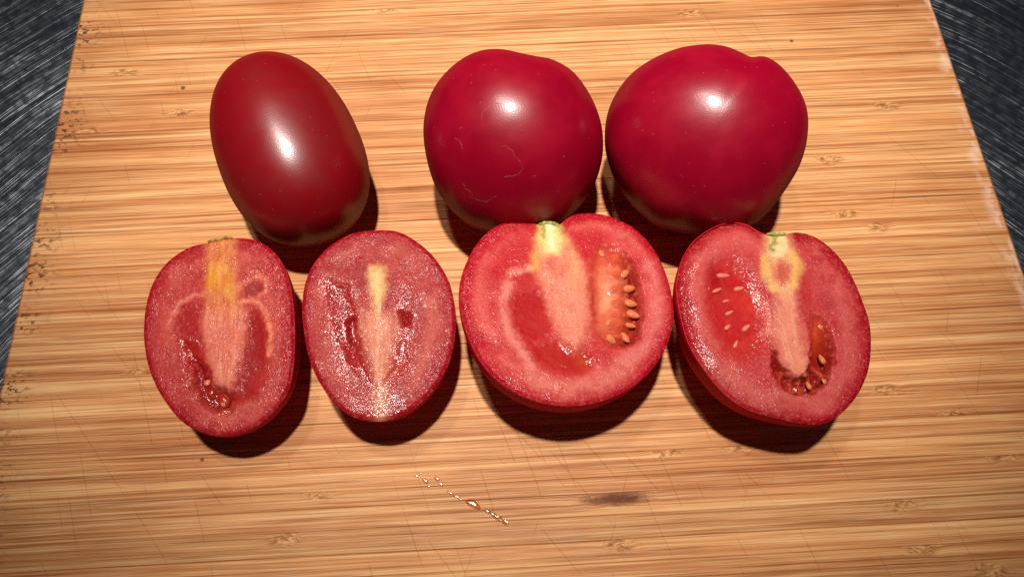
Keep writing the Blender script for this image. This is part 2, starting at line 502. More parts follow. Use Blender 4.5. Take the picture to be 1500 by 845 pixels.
def whole_from_outline(name, label, crop, pts, centre, depth, mat, D0=0.19, smooth0=2.5, group='whole tomatoes', fade=1.3):
    """round tomato: its widest contour, then swelling towards and away from the viewer with its own thickness"""
    ox, oy, sc = crop
    px = [(ox + a / sc, oy + b / sc) for a, b in pts]
    cx, cy = centre
    d = ray(cx, cy); d = d / np.linalg.norm(d)
    n = -d
    ex = np.cross([0, 0, 1.0], n); ex /= np.linalg.norm(ex)
    ex = np.cross(np.array([0, 1.0, 0]), n); ex /= np.linalg.norm(ex)
    ey = np.cross(n, ex)
    nt, nr = 160, 80
    def build(D):
        c = CAMP + d * D
        uv = []
        for q in px:
            p = at(q[0], q[1], c, n) - c
            uv.append((p @ ex, p @ ey))
        th, R = polar_outline(uv, nt, smooth0)
        R = R * 0.987
        Rs = smooth_per(R, 38)
        rm = R.mean()
        V = []
        tt = np.linspace(-np.pi / 2, np.pi / 2, nr)
        for t in tt:
            k = abs(math.sin(t)) ** fade
            rr = (R * (1 - k) + Rs * k) * math.cos(t) ** 0.94
            zz = math.sin(t) * rm * depth
            P = c + np.outer(rr * np.cos(th), ex) + np.outer(rr * np.sin(th), ey) + n * zz
            V.append(P)
        return np.vstack(V), c
    lo, hi = 0.10, 0.26
    for _ in range(30):
        mid = (lo + hi) / 2
        V, c = build(mid)
        if V[:, 2].min() > 0.0: lo = mid
        else: hi = mid
    V, c = build(lo)
    Fs = grid_faces(nr, nt).tolist()
    base = np.array([c[0], c[1], 0.0])
    root = empty(name, base, label, 'tomato', group)
    sk = mesh_np('skin', V - base, Fs, mat, root)
    print(name, 'centre', c, 'radius', np.ptp(V[:, 0]) / 2, 'height', np.ptp(V[:, 2]))
    return root, sk, V, Fs, base

M_SKIN_A = mat_skin('tomato_skin_plum', s2l((128, 5, 16)), s2l((112, 16, 19)), 0.45, 0.36, 0.022, 5, 0.040)
M_SKIN_B = mat_skin('tomato_skin_crimson', s2l((138, 1, 30)), s2l((156, 4, 36)), 0.7, 0.34, 0.013, 11, 0.027)
M_SKIN_C = mat_skin('tomato_skin_rose', s2l((146, 1, 34)), s2l((164, 5, 40)), 0.7, 0.35, 0.014, 23, 0.030)

# plum tomato, lying on its side
def plum(name, label, cpx, a, b, az, mat, pitch=0.0):
    nt, nr = 128, 96
    c = on_z(cpx[0], cpx[1], b * 0.985)
    tt = np.linspace(0, np.pi, nr); ph = np.arange(nt) / nt * 2 * np.pi
    T, Ph = np.meshgrid(tt, ph, indexing='ij')
    # blunt ends, slightly fuller towards the near end
    ax = np.sign(np.cos(T)) * np.abs(np.cos(T)) ** 0.89 * a
    rad = np.sin(T) ** 0.86 * b * (1 - 0.055 * np.cos(T)) * (1 + 0.014 * np.cos(2 * Ph + 0.6) + 0.008 * np.cos(3 * Ph + 1.0) * np.sin(T))
    Y = ax; X = rad * np.cos(Ph); Z = rad * np.sin(Ph)
    V = np.stack([X.ravel(), Y.ravel(), Z.ravel()], 1)
    R = np.array(Matrix.Rotation(az, 3, 'Z') @ Matrix.Rotation(pitch, 3, 'X'))
    V = V @ R.T
    V[:, 2] -= V[:, 2].min()
    base = np.array([c[0], c[1], 0])
    root = empty(name, base, label, 'tomato', 'whole tomatoes')
    mesh_np('skin', V, grid_faces(nr, nt)[:, ::-1], mat, root)
    return root
plum('whole_tomato', 'whole oval plum tomato, dark brownish red, leftmost of the back row', (424, 219), 0.0296, 0.0200, math.radians(24), M_SKIN_A, math.radians(7))

t2 = whole_from_outline('whole_tomato', 'whole round crimson tomato with thin pale cracks in its skin, middle of the back row', (600, 50, 2.486),
    [(330, 53), (400, 68), (455, 80), (520, 91), (590, 130), (640, 190), (682, 270), (705, 360), (702, 460), (672, 555), (620, 630), (560, 688), (480, 722),
     (400, 736), (335, 735), (272, 722), (205, 692), (140, 630), (90, 550), (60, 450), (48, 350), (60, 260), (90, 190), (140, 128), (200, 82), (262, 57)],
    (752, 207), 0.95, M_SKIN_B)
t3 = whole_from_outline('whole_tomato', 'largest whole tomato, round rose red with a shoulder fold, rightmost in back row', (860, 40, 2.349),
    [(420, 57), (480, 65), (532, 86), (568, 103), (604, 97), (652, 119), (702, 170), (745, 240), (763, 310), (757, 400), (732, 480), (690, 552), (640, 620), (582, 675),
     (515, 703), (450, 714), (380, 716), (300, 705), (230, 680), (158, 620), (100, 540), (66, 450), (58, 370), (70, 290), (102, 220), (150, 160), (220, 110), (300, 75), (360, 62)],
    (1035, 200), 0.93, M_SKIN_C, smooth0=1.5, fade=2.4)

# thin corky cracks on the middle tomato's skin
def cracks(t, crop, lines):
    root, sk, V, Fs, base = t
    bvh = BVHTree.FromPolygons([Vector(v) for v in V], [tuple(f) for f in Fs])
    ox, oy, sc = crop
    for ln in lines:
        pts = []
        dense = []
        for a, b in zip(ln[:-1], ln[1:]):
            for k in np.linspace(0, 1, 5, endpoint=False):
                dense.append((a[0] + (b[0] - a[0]) * k + random.uniform(-2.5, 2.5), a[1] + (b[1] - a[1]) * k + random.uniform(-2.5, 2.5)))
        dense.append(ln[-1])
        VV = []; FF = []
        prev = None
        hits = []
        for q in dense:
            d = Vector(ray(ox + q[0] / sc, oy + q[1] / sc)).normalized()
            h, nn, _, _ = bvh.ray_cast(Vector(CAMP), d)
            if h is not None: hits.append((h, nn if nn.dot(d) < 0 else -nn))
        for i, (h, nn) in enumerate(hits):
            tan = (hits[min(i + 1, len(hits) - 1)][0] - hits[max(i - 1, 0)][0]).normalized()
            sd = tan.cross(nn).normalized()
            wd = 0.00007 * random.uniform(0.3, 1.3) * (0.3 if i in (0, len(hits) - 1) else 1)
            for s in (-1, 0, 1):
                p = h + sd * wd * s + nn * (0.00009 if s == 0 else -0.00004) - Vector(base)
                VV.append(tuple(p))
        for i in range(len(hits) - 1):
            for s in range(2):
                FF.append((i * 3 + s, i * 3 + s + 1, i * 3 + s + 4, i * 3 + s + 3))
        mesh_np('skin_crack', VV, FF, M_LINE, root)
cracks(t2, (600, 50, 2.486), [
    [(330, 412), (352, 408), (372, 425), (390, 452), (408, 470), (412, 492), (400, 508), (378, 516), (345, 520)],
    [(262, 318), (266, 288), (285, 268), (312, 255), (330, 252)],
    [(160, 378), (180, 388), (188, 402), (192, 420)],
    [(178, 352), (188, 338), (202, 348)],
    [(196, 545), (204, 562), (222, 575), (232, 600), (252, 606), (278, 612), (298, 602), (318, 588)],
    [(448, 518), (462, 517)]])

# ------------------------------------------------------------------ tomato halves
def seed_mesh():
    nt, nr = 14, 10
    V = []
    for i in range(nr):
        t = math.pi * i / (nr - 1)
        for j in range(nt):
            p = 2 * math.pi * j / nt
            r = math.sin(t) * (1 - 0.28 * math.cos(t))
            V.append((r * math.cos(p) * 0.58, math.cos(t) * 0.78, r * math.sin(p) * 0.34))
    me = bpy.data.meshes.new('seed')
    me.from_pydata(V, [], grid_faces(nr, nt).tolist())
    me.polygons.foreach_set('use_smooth', np.ones(len(me.polygons), bool))
    me.update()
    return me
SEED_A = seed_mesh(); SEED_A.materials.append(M_SEED)
SEED_B = SEED_A.copy(); SEED_B.materials.clear(); SEED_B.materials.append(M_SEED_PALE)

def flesh_tone(c):
    """photo tone to pigment: the reds of the flesh are deeper than they look lit, creams and yellows much less so"""
    k = float(sstep(0.50, 0.74, c[1] / c[0]))
    return s2l(c) * (np.array([0.78, 0.56, 0.57]) * (1 - k) + np.array([0.90, 0.88, 0.86]) * k)
class Half:
    NT, NR = 400, 150
    def __init__(self, name, label, crop, outline, centre, hc, nrm, mat, seed):
        self.crop = crop
        n = np.array([nrm[0], nrm[1], 1.0]); n /= np.linalg.norm(n)
        self.n = n
        self.c = on_z(centre[0], centre[1], hc)
        ex = np.array([1.0, 0, 0]) - n * n[0]; ex /= np.linalg.norm(ex)
        self.ex, self.ey = ex, np.cross(n, ex)
        self.base = np.array([self.c[0], self.c[1], 0.0])
        self.root = empty(name, self.base, label, 'tomato half', 'cut tomato halves')
        uv = np.array([self.L(*q) for q in outline])
        self.th, self.R = polar_outline(uv, self.NT, 1.6)
        self.mat = mat
        self.vn = VNoise(seed)
        rr = np.sqrt(np.linspace(0.00002, 1, self.NR)) ** 1.15 * 0.996
        self.rr = rr
        self.P = np.stack([np.outer(rr, self.R * np.cos(self.th)), np.outer(rr, self.R * np.sin(self.th))], -1).reshape(-1, 2)
        # distance to the rim
        rim = np.stack([self.R * np.cos(self.th), self.R * np.sin(self.th)], 1)
        self.d = np.minimum(-0, 0) + d_polyline(self.P, np.vstack([rim, rim[:1]])[::2])
        x, y = self.P[:, 0] * 1000, self.P[:, 1] * 1000      # mm
        self.x, self.y = x, y
        # ragged coordinates so that painted regions have uneven borders
        v = self.vn
        self.Q = self.P + 0.001 * np.stack([v.fbm(x * 0.9, y * 0.9) - 0.5, v.fbm(x * 0.9 + 50, y * 0.9 + 20) - 0.5], 1) * 1.6
        self.colr = np.zeros((len(self.P), 3)); self.h = np.zeros(len(self.P)); self.wet = np.zeros(len(self.P)); self.sleek = np.zeros(len(self.P))
        # slow unevenness of the cut
        self.h += 0.00045 * (v.fbm(x * 0.12, y * 0.12, 2) - 0.5)
        self.h += 0.00016 * (v.fbm(x * 0.8 + 9, y * 0.8, 3) - 0.5)
    def L(self, cx, cy):
        ox, oy, sc = self.crop
        p = at(ox + cx / sc, oy + cy / sc, self.c, self.n) - self.c
        return np.array([p @ self.ex, p @ self.ey])
    def LL(self, pts): return np.array([self.L(*p) for p in pts])
    def W(self, uv, z=0.0):
        return self.c - self.base + uv[0] * self.ex + uv[1] * self.ey + z * self.n
    def paint(self, m, srgb, a=1.0):
        m = (np.clip(m, 0, 1) * a)[:, None]
        self.colr = self.colr * (1 - m) + flesh_tone(srgb) * m
    def m_poly(self, pts, soft=0.0008, grow=0.0):
        return 1 - sstep(-soft, soft, sd_poly(self.Q, self.LL(pts)) - grow)
    def m_line(self, pts, w, soft=None):
        d = d_polyline(self.Q, self.LL(pts))
        nz = self.vn.fbm(self.x * 0.45 + 21, self.y * 0.45 + 5, 2)
        return np.exp(-1.4 * (d / w) ** 2) * (0.6 + 1.0 * sstep(0.30, 0.65, nz)).clip(0, 1)
    def m_blob(self, c, rx, ry=None, ang=0.0):
        ry = ry or rx
        q = (self.Q - self.L(*c)) * 1000
        ca, sa = math.cos(math.radians(ang)), math.sin(math.radians(ang))
        a = (q[:, 0] * ca + q[:, 1] * sa) / rx; b = (-q[:, 0] * sa + q[:, 1] * ca) / ry
        return np.exp(-(a * a + b * b))
    def ramp(self, a, b):
        a, b = self.L(*a), self.L(*b)
        d = b - a
        return np.clip(((self.P - a) @ d) / (d @ d), 0, 1)
    def ground(self, rim, outer, inner, dark):
        v, x, y, d = self.vn, self.x, self.y, self.d * 1000
        self.colr[:] = flesh_tone(inner)
        n = v.fbm(x * 0.16, y * 0.16, 3)
        self.paint(sstep(0.42, 0.68, n), dark, 0.8)
        pale = tuple(min(255, int(c * k)) for c, k in zip(inner, (1.08, 1.55, 1.42)))
        dn = d + (v.fbm(x * 0.22 + 7, y * 0.22, 3) - 0.5) * 4.5
        band = np.exp(-((dn - 5.6) / 2.4) ** 2)
        self.paint(band * (0.2 + 0.8 * sstep(0.30, 0.60, v.fbm(x * 0.20 + 40, y * 0.20 + 11, 3))), pale, 0.85)
        self.paint(1 - sstep(1.5, 4.8, dn), outer)
        self.paint(1 - sstep(0.3, 3.8, dn), rim, 0.95)
        self.paint(1 - sstep(0.0, 0.9, d), rim, 1.0)
        fine = v.fbm(x * 1.7 + 3, y * 1.7, 2)
        self.paint(sstep(0.58, 0.80, fine), (236, 146, 130), 0.18)
        self.h -= 0.0005 * (1 - sstep(0.0, 1.6, d)) ** 2
    def fibres(self, m, srgb, ang=0.0, a=0.6, srgb2=(196, 66, 58)):
        """strands running along the core"""
        ca, sa = math.cos(math.radians(ang)), math.sin(math.radians(ang))
        p = self.x * ca + self.y * sa; q = -self.x * sa + self.y * ca
        a *= 0.55
        n = self.vn.fbm(p * 1.1 + 5, q * 0.16 + 9, 3)
        self.paint(m * sstep(0.50, 0.68, n), srgb, a)
        self.paint(m * sstep(0.50, 0.34, n), srgb2, a * 0.55)
        self.h += m * 0.00018 * (n - 0.5)
    def recess(self, pts, depth, soft=0.0007):
        m = self.m_poly(pts, soft)
        self.h -= depth * m
        return m
    def finish(self, skin_mat, flat=1.0):
        n = self.n
        V = (self.c - self.base) + np.outer(self.P[:, 0], self.ex) + np.outer(self.P[:, 1], self.ey) + np.outer(self.h, n)
        f = mesh_np('flesh', V, grid_faces(self.NR, self.NT), self.mat, self.root, colors=np.clip(self.colr, 0, 1))
        a = f.data.attributes.new('wet', 'FLOAT', 'POINT')
        a.data.foreach_set('value', np.clip(self.wet, 0, 1).astype(np.float32))
        a = f.data.attributes.new('sleek', 'FLOAT', 'POINT')
        a.data.foreach_set('value', np.clip(self.sleek, 0, 1).astype(np.float32))
        # skin: cut edge, then a dome resting on the board
        R, th = self.R, self.th
        Rs = smooth_per(R, 30)
        def dome(dep):
            rows = []
            rows.append((R * 0.990, -0.0011)); rows.append((R * 0.9945, -0.00062)); rows.append((R * 0.998, -0.00072)); rows.append((R * 1.0, -0.0011))
            for t in np.linspace(0.06, np.pi / 2, 50):
                k = math.sin(t) ** 1.4
                rows.append(((R * (1 - k) + Rs * k) * (1.0 + 0.016 * math.sin(2 * t)) * math.cos(t) ** 0.80, -0.0010 - dep * math.sin(t) ** flat))
            return np.vstack([(self.c - self.base) + np.outer(r * np.cos(th), self.ex) + np.outer(r * np.sin(th), self.ey) + n * z for r, z in rows]), len(rows)
        lo, hi = 0.008, 0.05
        for _ in range(30):
            mid = (lo + hi) / 2
            W, k = dome(mid)
            if W[:, 2].min() > 0: lo = mid
            else: hi = mid
        W, k = dome(lo)
        mesh_np('skin', W[:, :], grid_faces(k, self.NT)[:, ::-1], skin_mat, self.root)
        print('half at', self.c, 'radius', R.mean(), 'dome', lo)
    def gel(self, pts, z, srgb, srgb2, lump=0.0007, dome=0.0006, grow=1.06):
        uv = self.LL(pts); c = uv.mean(0)
        th, R = polar_outline(uv - c, 72, 4)
        rr = np.linspace(0.001, 1, 26)
        P = np.stack([np.outer(rr, R * np.cos(th)), np.outer(rr, R * np.sin(th))], -1).reshape(-1, 2) * grow + c
        x, y = P[:, 0] * 1000, P[:, 1] * 1000
        k = np.repeat(rr, 72)
        h = z + dome * (1 - k ** 2) + lump * (self.vn.fbm(x * 0.55 + 4, y * 0.55, 2) - 0.5) * 2
        m = sstep(0.35, 0.65, self.vn.fbm(x * 0.4, y * 0.4 + 8, 2))[:, None]
        col = s2l(srgb) * (1 - m) + s2l(srgb2) * m
        V = np.array([self.W(p, hh) for p, hh in zip(P, h)])
        return mesh_np('locule_jelly', V, grid_faces(26, 72), M_GEL, self.root, colors=col)
    def seeds(self, spots, z, mesh, size=0.0019, jit=0.15, slim=1.0):
        for (cx, cy, ang) in spots:
            o = bpy.data.objects.new('seed', mesh)
            COL.objects.link(o)
            o.parent = self.root
            uv = self.L(cx, cy)
            a = math.radians(ang)
            ydir = Vector(self.ex * math.cos(a) + self.ey * math.sin(a))
            zdir = (Vector(self.n) + Vector((random.uniform(-.25, .25), random.uniform(-.25, .25), 0))).normalized()
            xdir = ydir.cross(zdir).normalized(); ydir = zdir.cross(xdir)
            s = size * random.uniform(1 - jit, 1 + jit)
            Mx = Matrix((xdir, ydir, zdir)).transposed().to_4x4() @ Matrix.Diagonal((s * slim * random.uniform(0.85, 1.15), s, s * random.uniform(0.85, 1.1), 1))
            o.matrix_basis = Matrix.Translation(Vector(self.W(uv, z + random.uniform(-.0002, .0002)))) @ Mx
    def stem_scar(self, pts, mat=M_SCAR):
        """corky lip left where the stalk was"""
        uv = self.LL(pts)
        VV, FF = [], []
        for i, p in enumerate(uv):
            t = uv[min(i + 1, len(uv) - 1)] - uv[max(i - 1, 0)]
            t /= np.linalg.norm(t); s = np.array([-t[1], t[0]])
            w = 0.00055 * (0.5 if i in (0, len(uv) - 1) else random.uniform(0.8, 1.3))
            for k in range(6):
                a = 2 * math.pi * k / 6
                VV.append(self.W(p + s * w * math.cos(a), -0.0008 + 0.0011 * math.sin(a) * random.uniform(0.7, 1.2)))
        for i in range(len(uv) - 1):
            for k in range(6):
                FF.append((i * 6 + k, i * 6 + (k + 1) % 6, i * 6 + 6 + (k + 1) % 6, i * 6 + 6 + k))
        FF.append(tuple(range(6))[::-1]); FF.append(tuple(len(VV) - 6 + k for k in range(6)))
        mesh_np('stem_scar', VV, FF, mat, self.root)

# ---- half 1: plum half with a yellow core
h = Half('tomato_half', 'halved plum tomato with a bright yellow core streak, leftmost of the front row', (190, 320, 2.348),
    [(270, 82), (300, 72), (330, 66), (380, 64), (437, 74), (488, 106), (522, 150), (544, 200), (557, 262), (565, 340), (567, 425), (561, 515), (545, 590), (508, 648),
     (460, 697), (400, 731), (340, 748), (280, 745), (220, 725), (168, 690), (120, 630), (85, 570), (60, 500), (47, 430), (45, 380), (50, 320), (65, 250), (90, 195), (125, 150), (170, 115), (215, 92)],
    (320, 494), 0.0205, (0.03, -0.08), M_FLESH, 3)
h.ground((172, 8, 34), (190, 40, 50), (196, 66, 62), (180, 40, 42))
left = h.m_poly([(215, 290), (255, 330), (262, 470), (240, 560), (205, 500), (170, 420), (165, 340)], 0.0018)
right = h.m_poly([(395, 340), (435, 310), (470, 370), (474, 470), (455, 550), (420, 620), (372, 620), (385, 520), (400, 430)], 0.0022)
h.paint(left, (178, 28, 30), 0.75); h.sleek += left * 0.6
h.paint(right, (164, 14, 18), 0.95); h.sleek += right; h.h -= 0.0005 * right
h.paint(h.m_blob((440, 560), 2.0, 3.0, -20), (196, 60, 56), 0.5)
cell = h.m_poly([(392, 232), (440, 205), (466, 225), (452, 262), (395, 272)], 0.0007)
h.paint(cell, (164, 52, 44), 0.9); h.sleek += cell
h.paint(h.m_line([(372, 288), (420, 278), (455, 300), (478, 350), (486, 410), (480, 465)], 0.0008), (242, 150, 112), 0.95)
h.paint(h.m_line([(372, 240), (410, 208), (445, 192), (472, 215), (468, 250), (440, 275)], 0.0006), (236, 140, 110), 0.85)
h.paint(h.m_line([(262, 258), (215, 264), (170, 295), (142, 335), (134, 372)], 0.0009), (234, 144, 122), 0.8)
core = h.m_poly([(262, 300), (375, 300), (405, 330), (390, 440), (362, 560), (335, 596), (300, 580), (265, 470), (246, 370)], 0.0014)
h.paint(core, (232, 138, 112), 0.95)
h.fibres(core, (240, 168, 136), 2, 0.55)
fade = 1 - sstep(0.55, 1.0, h.ramp((310, 80), (318, 400)))
top = h.m_poly([(258, 70), (356, 60), (364, 160), (374, 250), (360, 400), (280, 400), (262, 250), (268, 160)], 0.0020) * fade
h.paint(top, (226, 138, 78), 0.95)
h.paint(h.m_blob((284, 205), 1.5, 4.2), (224, 154, 18), 0.95)
h.paint(h.m_blob((340, 215), 1.2, 3.8), (214, 138, 6), 0.9)
h.paint(h.m_blob((312, 185), 0.9, 3.4), (238, 172, 86), 0.7)
h.fibres(top, (240, 186, 96), 2, 0.5, (206, 112, 40))
h.paint(h.m_line([(250, 690), (330, 705), (420, 680), (480, 620)], 0.0024), (216, 112, 100), 0.55)
h.paint(h.m_line([(110, 300), (95, 400), (110, 520), (160, 620)], 0.0022), (208, 88, 84), 0.5)
cav = [(226, 490), (250, 500), (285, 578), (330, 592), (362, 622), (340, 664), (290, 660), (246, 630), (230, 570)]
m = h.recess(cav, 0.0017, 0.0018); h.paint(m, (146, 12, 12), 0.95); h.wet += m; h.sleek += 0.6 * m
h.h -= 0.0008 * h.m_poly([(190, 430), (215, 440), (240, 520), (246, 600), (225, 590), (200, 520)], 0.0014)
h.wet += h.m_poly([(170, 400), (225, 430), (262, 540), (340, 600), (350, 660), (280, 650), (200, 600)], 0.0018)
h.h += 0.0003 * core
h.paint(h.m_blob((275, 600), 0.9, 1.2, 20), (196, 66, 34), 0.8); h.h += 0.0007 * h.m_blob((275, 600), 0.8, 1.2, 20)
h.paint(h.m_blob((345, 640), 0.7, 1.0, -20), (190, 60, 44), 0.7); h.h += 0.0006 * h.m_blob((345, 640), 0.6, 1.0, -20)
h.gel([(300, 600), (330, 602), (342, 625), (328, 648), (306, 640), (296, 618)], -0.0014, (150, 20, 14), (180, 50, 30), 0.0003, 0.0006, 0.98)
h.seeds([(262, 560, 65), (322, 632, 40)], -0.0013, SEED_A, 0.0014)
h.stem_scar([(268, 80), (290, 74), (312, 69), (336, 65), (352, 66)], mat_simple('dry_scar', s2l((112, 74, 34)), s2l((190, 128, 60)), 900, 0.7, 0.0, 0.0))
h.finish(M_SKIN_HALF)

# ---- half 2: plum half, grainy and wet
h = Half('tomato_half', 'halved plum tomato with grainy glistening flesh and pale cream core, second in the front row', (430, 320, 2.415),
    [(270, 40), (320, 37), (375, 45), (430, 75), (480, 115), (520, 165), (550, 220), (568, 290), (575, 360), (568, 440), (550, 510), (520, 570), (480, 625), (430, 670), (380, 700),
     (330, 714), (300, 718), (250, 712), (200, 697), (150, 660), (110, 610), (75, 550), (50, 480), (35, 400), (28, 330), (32, 260), (48, 200), (75, 150), (115, 105), (165, 70), (215, 48)],
    (555, 474), 0.0215, (0.06, -0.075), M_FLESH_WET, 5)
h.ground((166, 10, 36), (180, 42, 48), (184, 62, 58), (164, 32, 38))
h.paint(h.m_line([(480, 300), (490, 380), (470, 480), (430, 570)], 0.0015), (214, 112, 96), 0.65)
h.paint(h.m_line([(100, 260), (80, 360), (100, 480), (150, 590), (230, 660)], 0.0022), (204, 92, 80), 0.55)
h.paint(h.m_poly([(150, 250), (205, 260), (235, 380), (240, 470), (275, 560), (262, 600), (205, 540), (170, 420)], 0.0024), (166, 34, 38), 0.75)
h.paint(h.m_poly([(372, 280), (430, 270), (440, 360), (410, 470), (395, 560), (350, 580), (370, 460), (380, 380)], 0.0022), (170, 40, 40), 0.7)
core = h.m_poly([(250, 330), (350, 340), (365, 400), (345, 480), (325, 560), (312, 640), (300, 640), (285, 560), (262, 480), (238, 400)], 0.0026)
h.paint(core, (228, 146, 116), 0.9)
h.paint(h.m_line([(302, 420), (306, 520), (306, 700)], 0.0020), (232, 166, 130), 0.6)
h.fibres(core, (240, 188, 150), 0, 0.5)
yel = h.m_poly([(268, 178), (295, 160), (320, 175), (326, 240), (306, 310), (294, 352), (284, 300), (270, 240)], 0.0016)
h.paint(yel, (236, 190, 120), 0.95); h.fibres(yel, (248, 218, 164), 0, 0.5, (222, 156, 84))
h.paint(h.m_line([(280, 50), (285, 110), (290, 160)], 0.0016), (166, 24, 38), 0.5)
c1 = [(192, 360), (212, 350), (226, 395), (228, 440), (210, 448), (196, 410)]
c2 = [(196, 455), (228, 460), (268, 540), (282, 592), (262, 596), (222, 540)]
c3 = [(382, 330), (408, 345), (412, 375), (392, 380), (378, 355)]
c4 = [(388, 440), (396, 480), (392, 535), (352, 560), (330, 572), (352, 520), (370, 470)]
for c, dpt, col, sf in ((c1, 0.0011, (150, 6, 12), 0.0011), (c2, 0.0004, (176, 34, 34), 0.0022), (c3, 0.0010, (150, 8, 14), 0.0011), (c4, 0.0004, (198, 60, 42), 0.0018)):
    m = h.recess(c, dpt, sf); h.paint(m, col, 0.9); h.wet += m; h.sleek += 0.5 * m
h.wet += h.m_poly([(110, 210), (200, 230), (230, 430), (280, 580), (250, 640), (180, 560), (130, 400)], 0.003) * 1.2
h.wet += h.m_poly([(380, 250), (450, 280), (430, 420), (400, 560), (350, 580), (380, 440)], 0.003) * 1.0
h.wet += h.m_poly([(200, 600), (420, 600), (380, 690), (300, 710), (220, 690)], 0.003) * 0.8
h.h -= 0.0006 * h.m_poly([(120, 220), (190, 240), (230, 400), (215, 520), (160, 420)], 0.0016)
h.gel([(200, 365), (211, 360), (220, 398), (222, 432), (212, 436), (202, 408)], -0.0010, (160, 8, 14), (182, 24, 24), 0.0002, 0.0002, 0.9)
h.finish(M_SKIN_HALF)

# ---- half 3: round half, open locule with seeds
h = Half('tomato_half', 'largest tomato half, with green stem core and open seed chamber on its right', (650, 290, 2.283),
    [(232, 74), (280, 76), (316, 85), (350, 84), (386, 90), (402, 73), (432, 55), (480, 47), (530, 52), (590, 72), (642, 100), (690, 148), (725, 205), (750, 262), (767, 330), (770, 400),
     (756, 470), (730, 528), (690, 580), (640, 625), (590, 655), (530, 678), (480, 690), (430, 695), (370, 692), (300, 675), (230, 645), (170, 600), (120, 540), (85, 470), (62, 400), (51, 330),
     (56, 270), (76, 210), (110, 150), (150, 108), (190, 84)],
    (830, 452), 0.0255, (0.10, 0.05), M_FLESH, 8)
h.ground((186, 8, 42), (206, 40, 56), (214, 74, 74), (204, 48, 56))
h.paint(h.m_poly([(240, 100), (330, 110), (300, 220), (210, 260), (150, 330), (120, 260)], 0.003), (204, 36, 54), 0.65)
h.paint(h.m_poly([(410, 110), (500, 90), (560, 120), (520, 170), (470, 220), (420, 180)], 0.002), (206, 44, 56), 0.7)
h.paint(h.m_line([(420, 105), (500, 92), (560, 100), (620, 130), (670, 190)], 0.0012), (230, 120, 110), 0.65)
h.paint(h.m_line([(690, 230), (715, 320), (708, 420), (670, 500), (600, 560)], 0.0024), (230, 136, 130), 0.8)
# closed chambers on the left, seen through a thin wall
ml = h.m_poly([(222, 345), (280, 310), (345, 320), (365, 400), (350, 470), (300, 478), (250, 450), (218, 400)], 0.0018)
h.paint(ml, (190, 28, 30), 0.9); h.sleek += ml; h.h -= 0.0006 * ml
h.paint(h.m_blob((330, 410), 2.2, 3.0), (206, 56, 52), 0.5)
mu = h.m_poly([(240, 265), (300, 245), (345, 270), (300, 312), (250, 315)], 0.0010)
h.paint(mu, (200, 62, 58), 0.8); h.sleek += 0.6 * mu
mb = h.m_poly([(300, 490), (380, 470), (440, 515), (486, 500), (495, 560), (455, 595), (380, 580), (315, 550)], 0.0018)
h.paint(mb, (194, 40, 28), 0.9); h.sleek += mb; h.wet += 0.7 * mb; h.h -= 0.0007 * mb
h.paint(h.m_blob((465, 545), 1.5, 1.9), (210, 84, 40), 0.7)
h.paint(h.m_line([(222, 252), (270, 236), (310, 232), (350, 256)], 0.0010), (242, 160, 138), 1.0)
h.paint(h.m_line([(345, 262), (335, 300), (350, 340)], 0.0007), (230, 120, 104), 0.7)
h.paint(h.m_line([(215, 290), (200, 350), (212, 430), (250, 500), (290, 560)], 0.0018), (238, 150, 136), 0.85)
h.paint(h.m_line([(290, 600), (400, 640), (520, 620), (600, 570)], 0.0030), (232, 140, 124), 0.75)
# core
h.paint(h.m_poly([(318, 160), (410, 140), (450, 200), (488, 260), (494, 380), (478, 470), (440, 510), (400, 484), (362, 400), (340, 320), (310, 262), (302, 210)], 0.0022), (236, 150, 122), 0.95)
mc = h.m_poly([(330, 200), (410, 170), (450, 210), (482, 270), (488, 380), (465, 470), (436, 500), (405, 470), (374, 400), (352, 320)], 0.0020)
h.fibres(mc, (244, 178, 150), 12, 0.3, (220, 120, 98))
h.paint(h.m_blob((360, 215), 1.6, 2.0), (216, 100, 88), 0.5)
h.paint(h.m_line([(330, 95), (318, 160), (302, 230)], 0.0017), (230, 172, 84), 0.7)
h.paint(h.m_line([(378, 100), (420, 160), (440, 215), (432, 300)], 0.0016), (232, 164, 110), 0.55)
mt = h.m_poly([(326, 82), (384, 88), (404, 140), (384, 190), (334, 186), (316, 140)], 0.0017)
h.paint(mt, (236, 216, 138), 0.95)
h.paint(h.m_line([(330, 86), (336, 130)], 0.0007), (142, 152, 30), 0.9)
h.paint(h.m_line([(380, 90), (394, 116)], 0.0008), (138, 152, 26), 0.9)
h.paint(h.m_line([(354, 90), (360, 160)], 0.0013), (250, 242, 200), 0.95)
h.h += 0.0004 * h.m_poly([(360, 260), (470, 260), (488, 380), (470, 470), (436, 504), (405, 480), (372, 400)], 0.0012)
# open chamber: floor slopes down from the core to the outer wall
loc = [(486, 215), (505, 175), (530, 152), (565, 155), (610, 182), (642, 225), (662, 300), (668, 390), (658, 460), (614, 504), (550, 496), (508, 460), (490, 380), (482, 290)]
sd = sd_poly(h.Q, h.LL(loc))
m = 1 - sstep(-0.0016, 0.0008, sd)
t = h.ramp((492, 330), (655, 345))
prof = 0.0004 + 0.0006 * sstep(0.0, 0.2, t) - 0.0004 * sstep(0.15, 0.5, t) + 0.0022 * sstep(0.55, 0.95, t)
prof = prof + 0.0010 * h.ramp((550, 430), (590, 495)) - 0.0005 * (h.vn.fbm(h.x * 0.2 + 3, h.y * 0.2 + 40, 2) - 0.5)
h.h -= m * prof
h.paint(m, (226, 112, 80), 0.97)
h.paint(m * h.m_blob((546, 320), 2.6, 5.6), (244, 170, 130), 0.9)
h.paint(m * h.m_line([(488, 200), (490, 300), (496, 400)], 0.0016), (190, 44, 36), 0.85)  # thin shading along the core edge, put into the colour
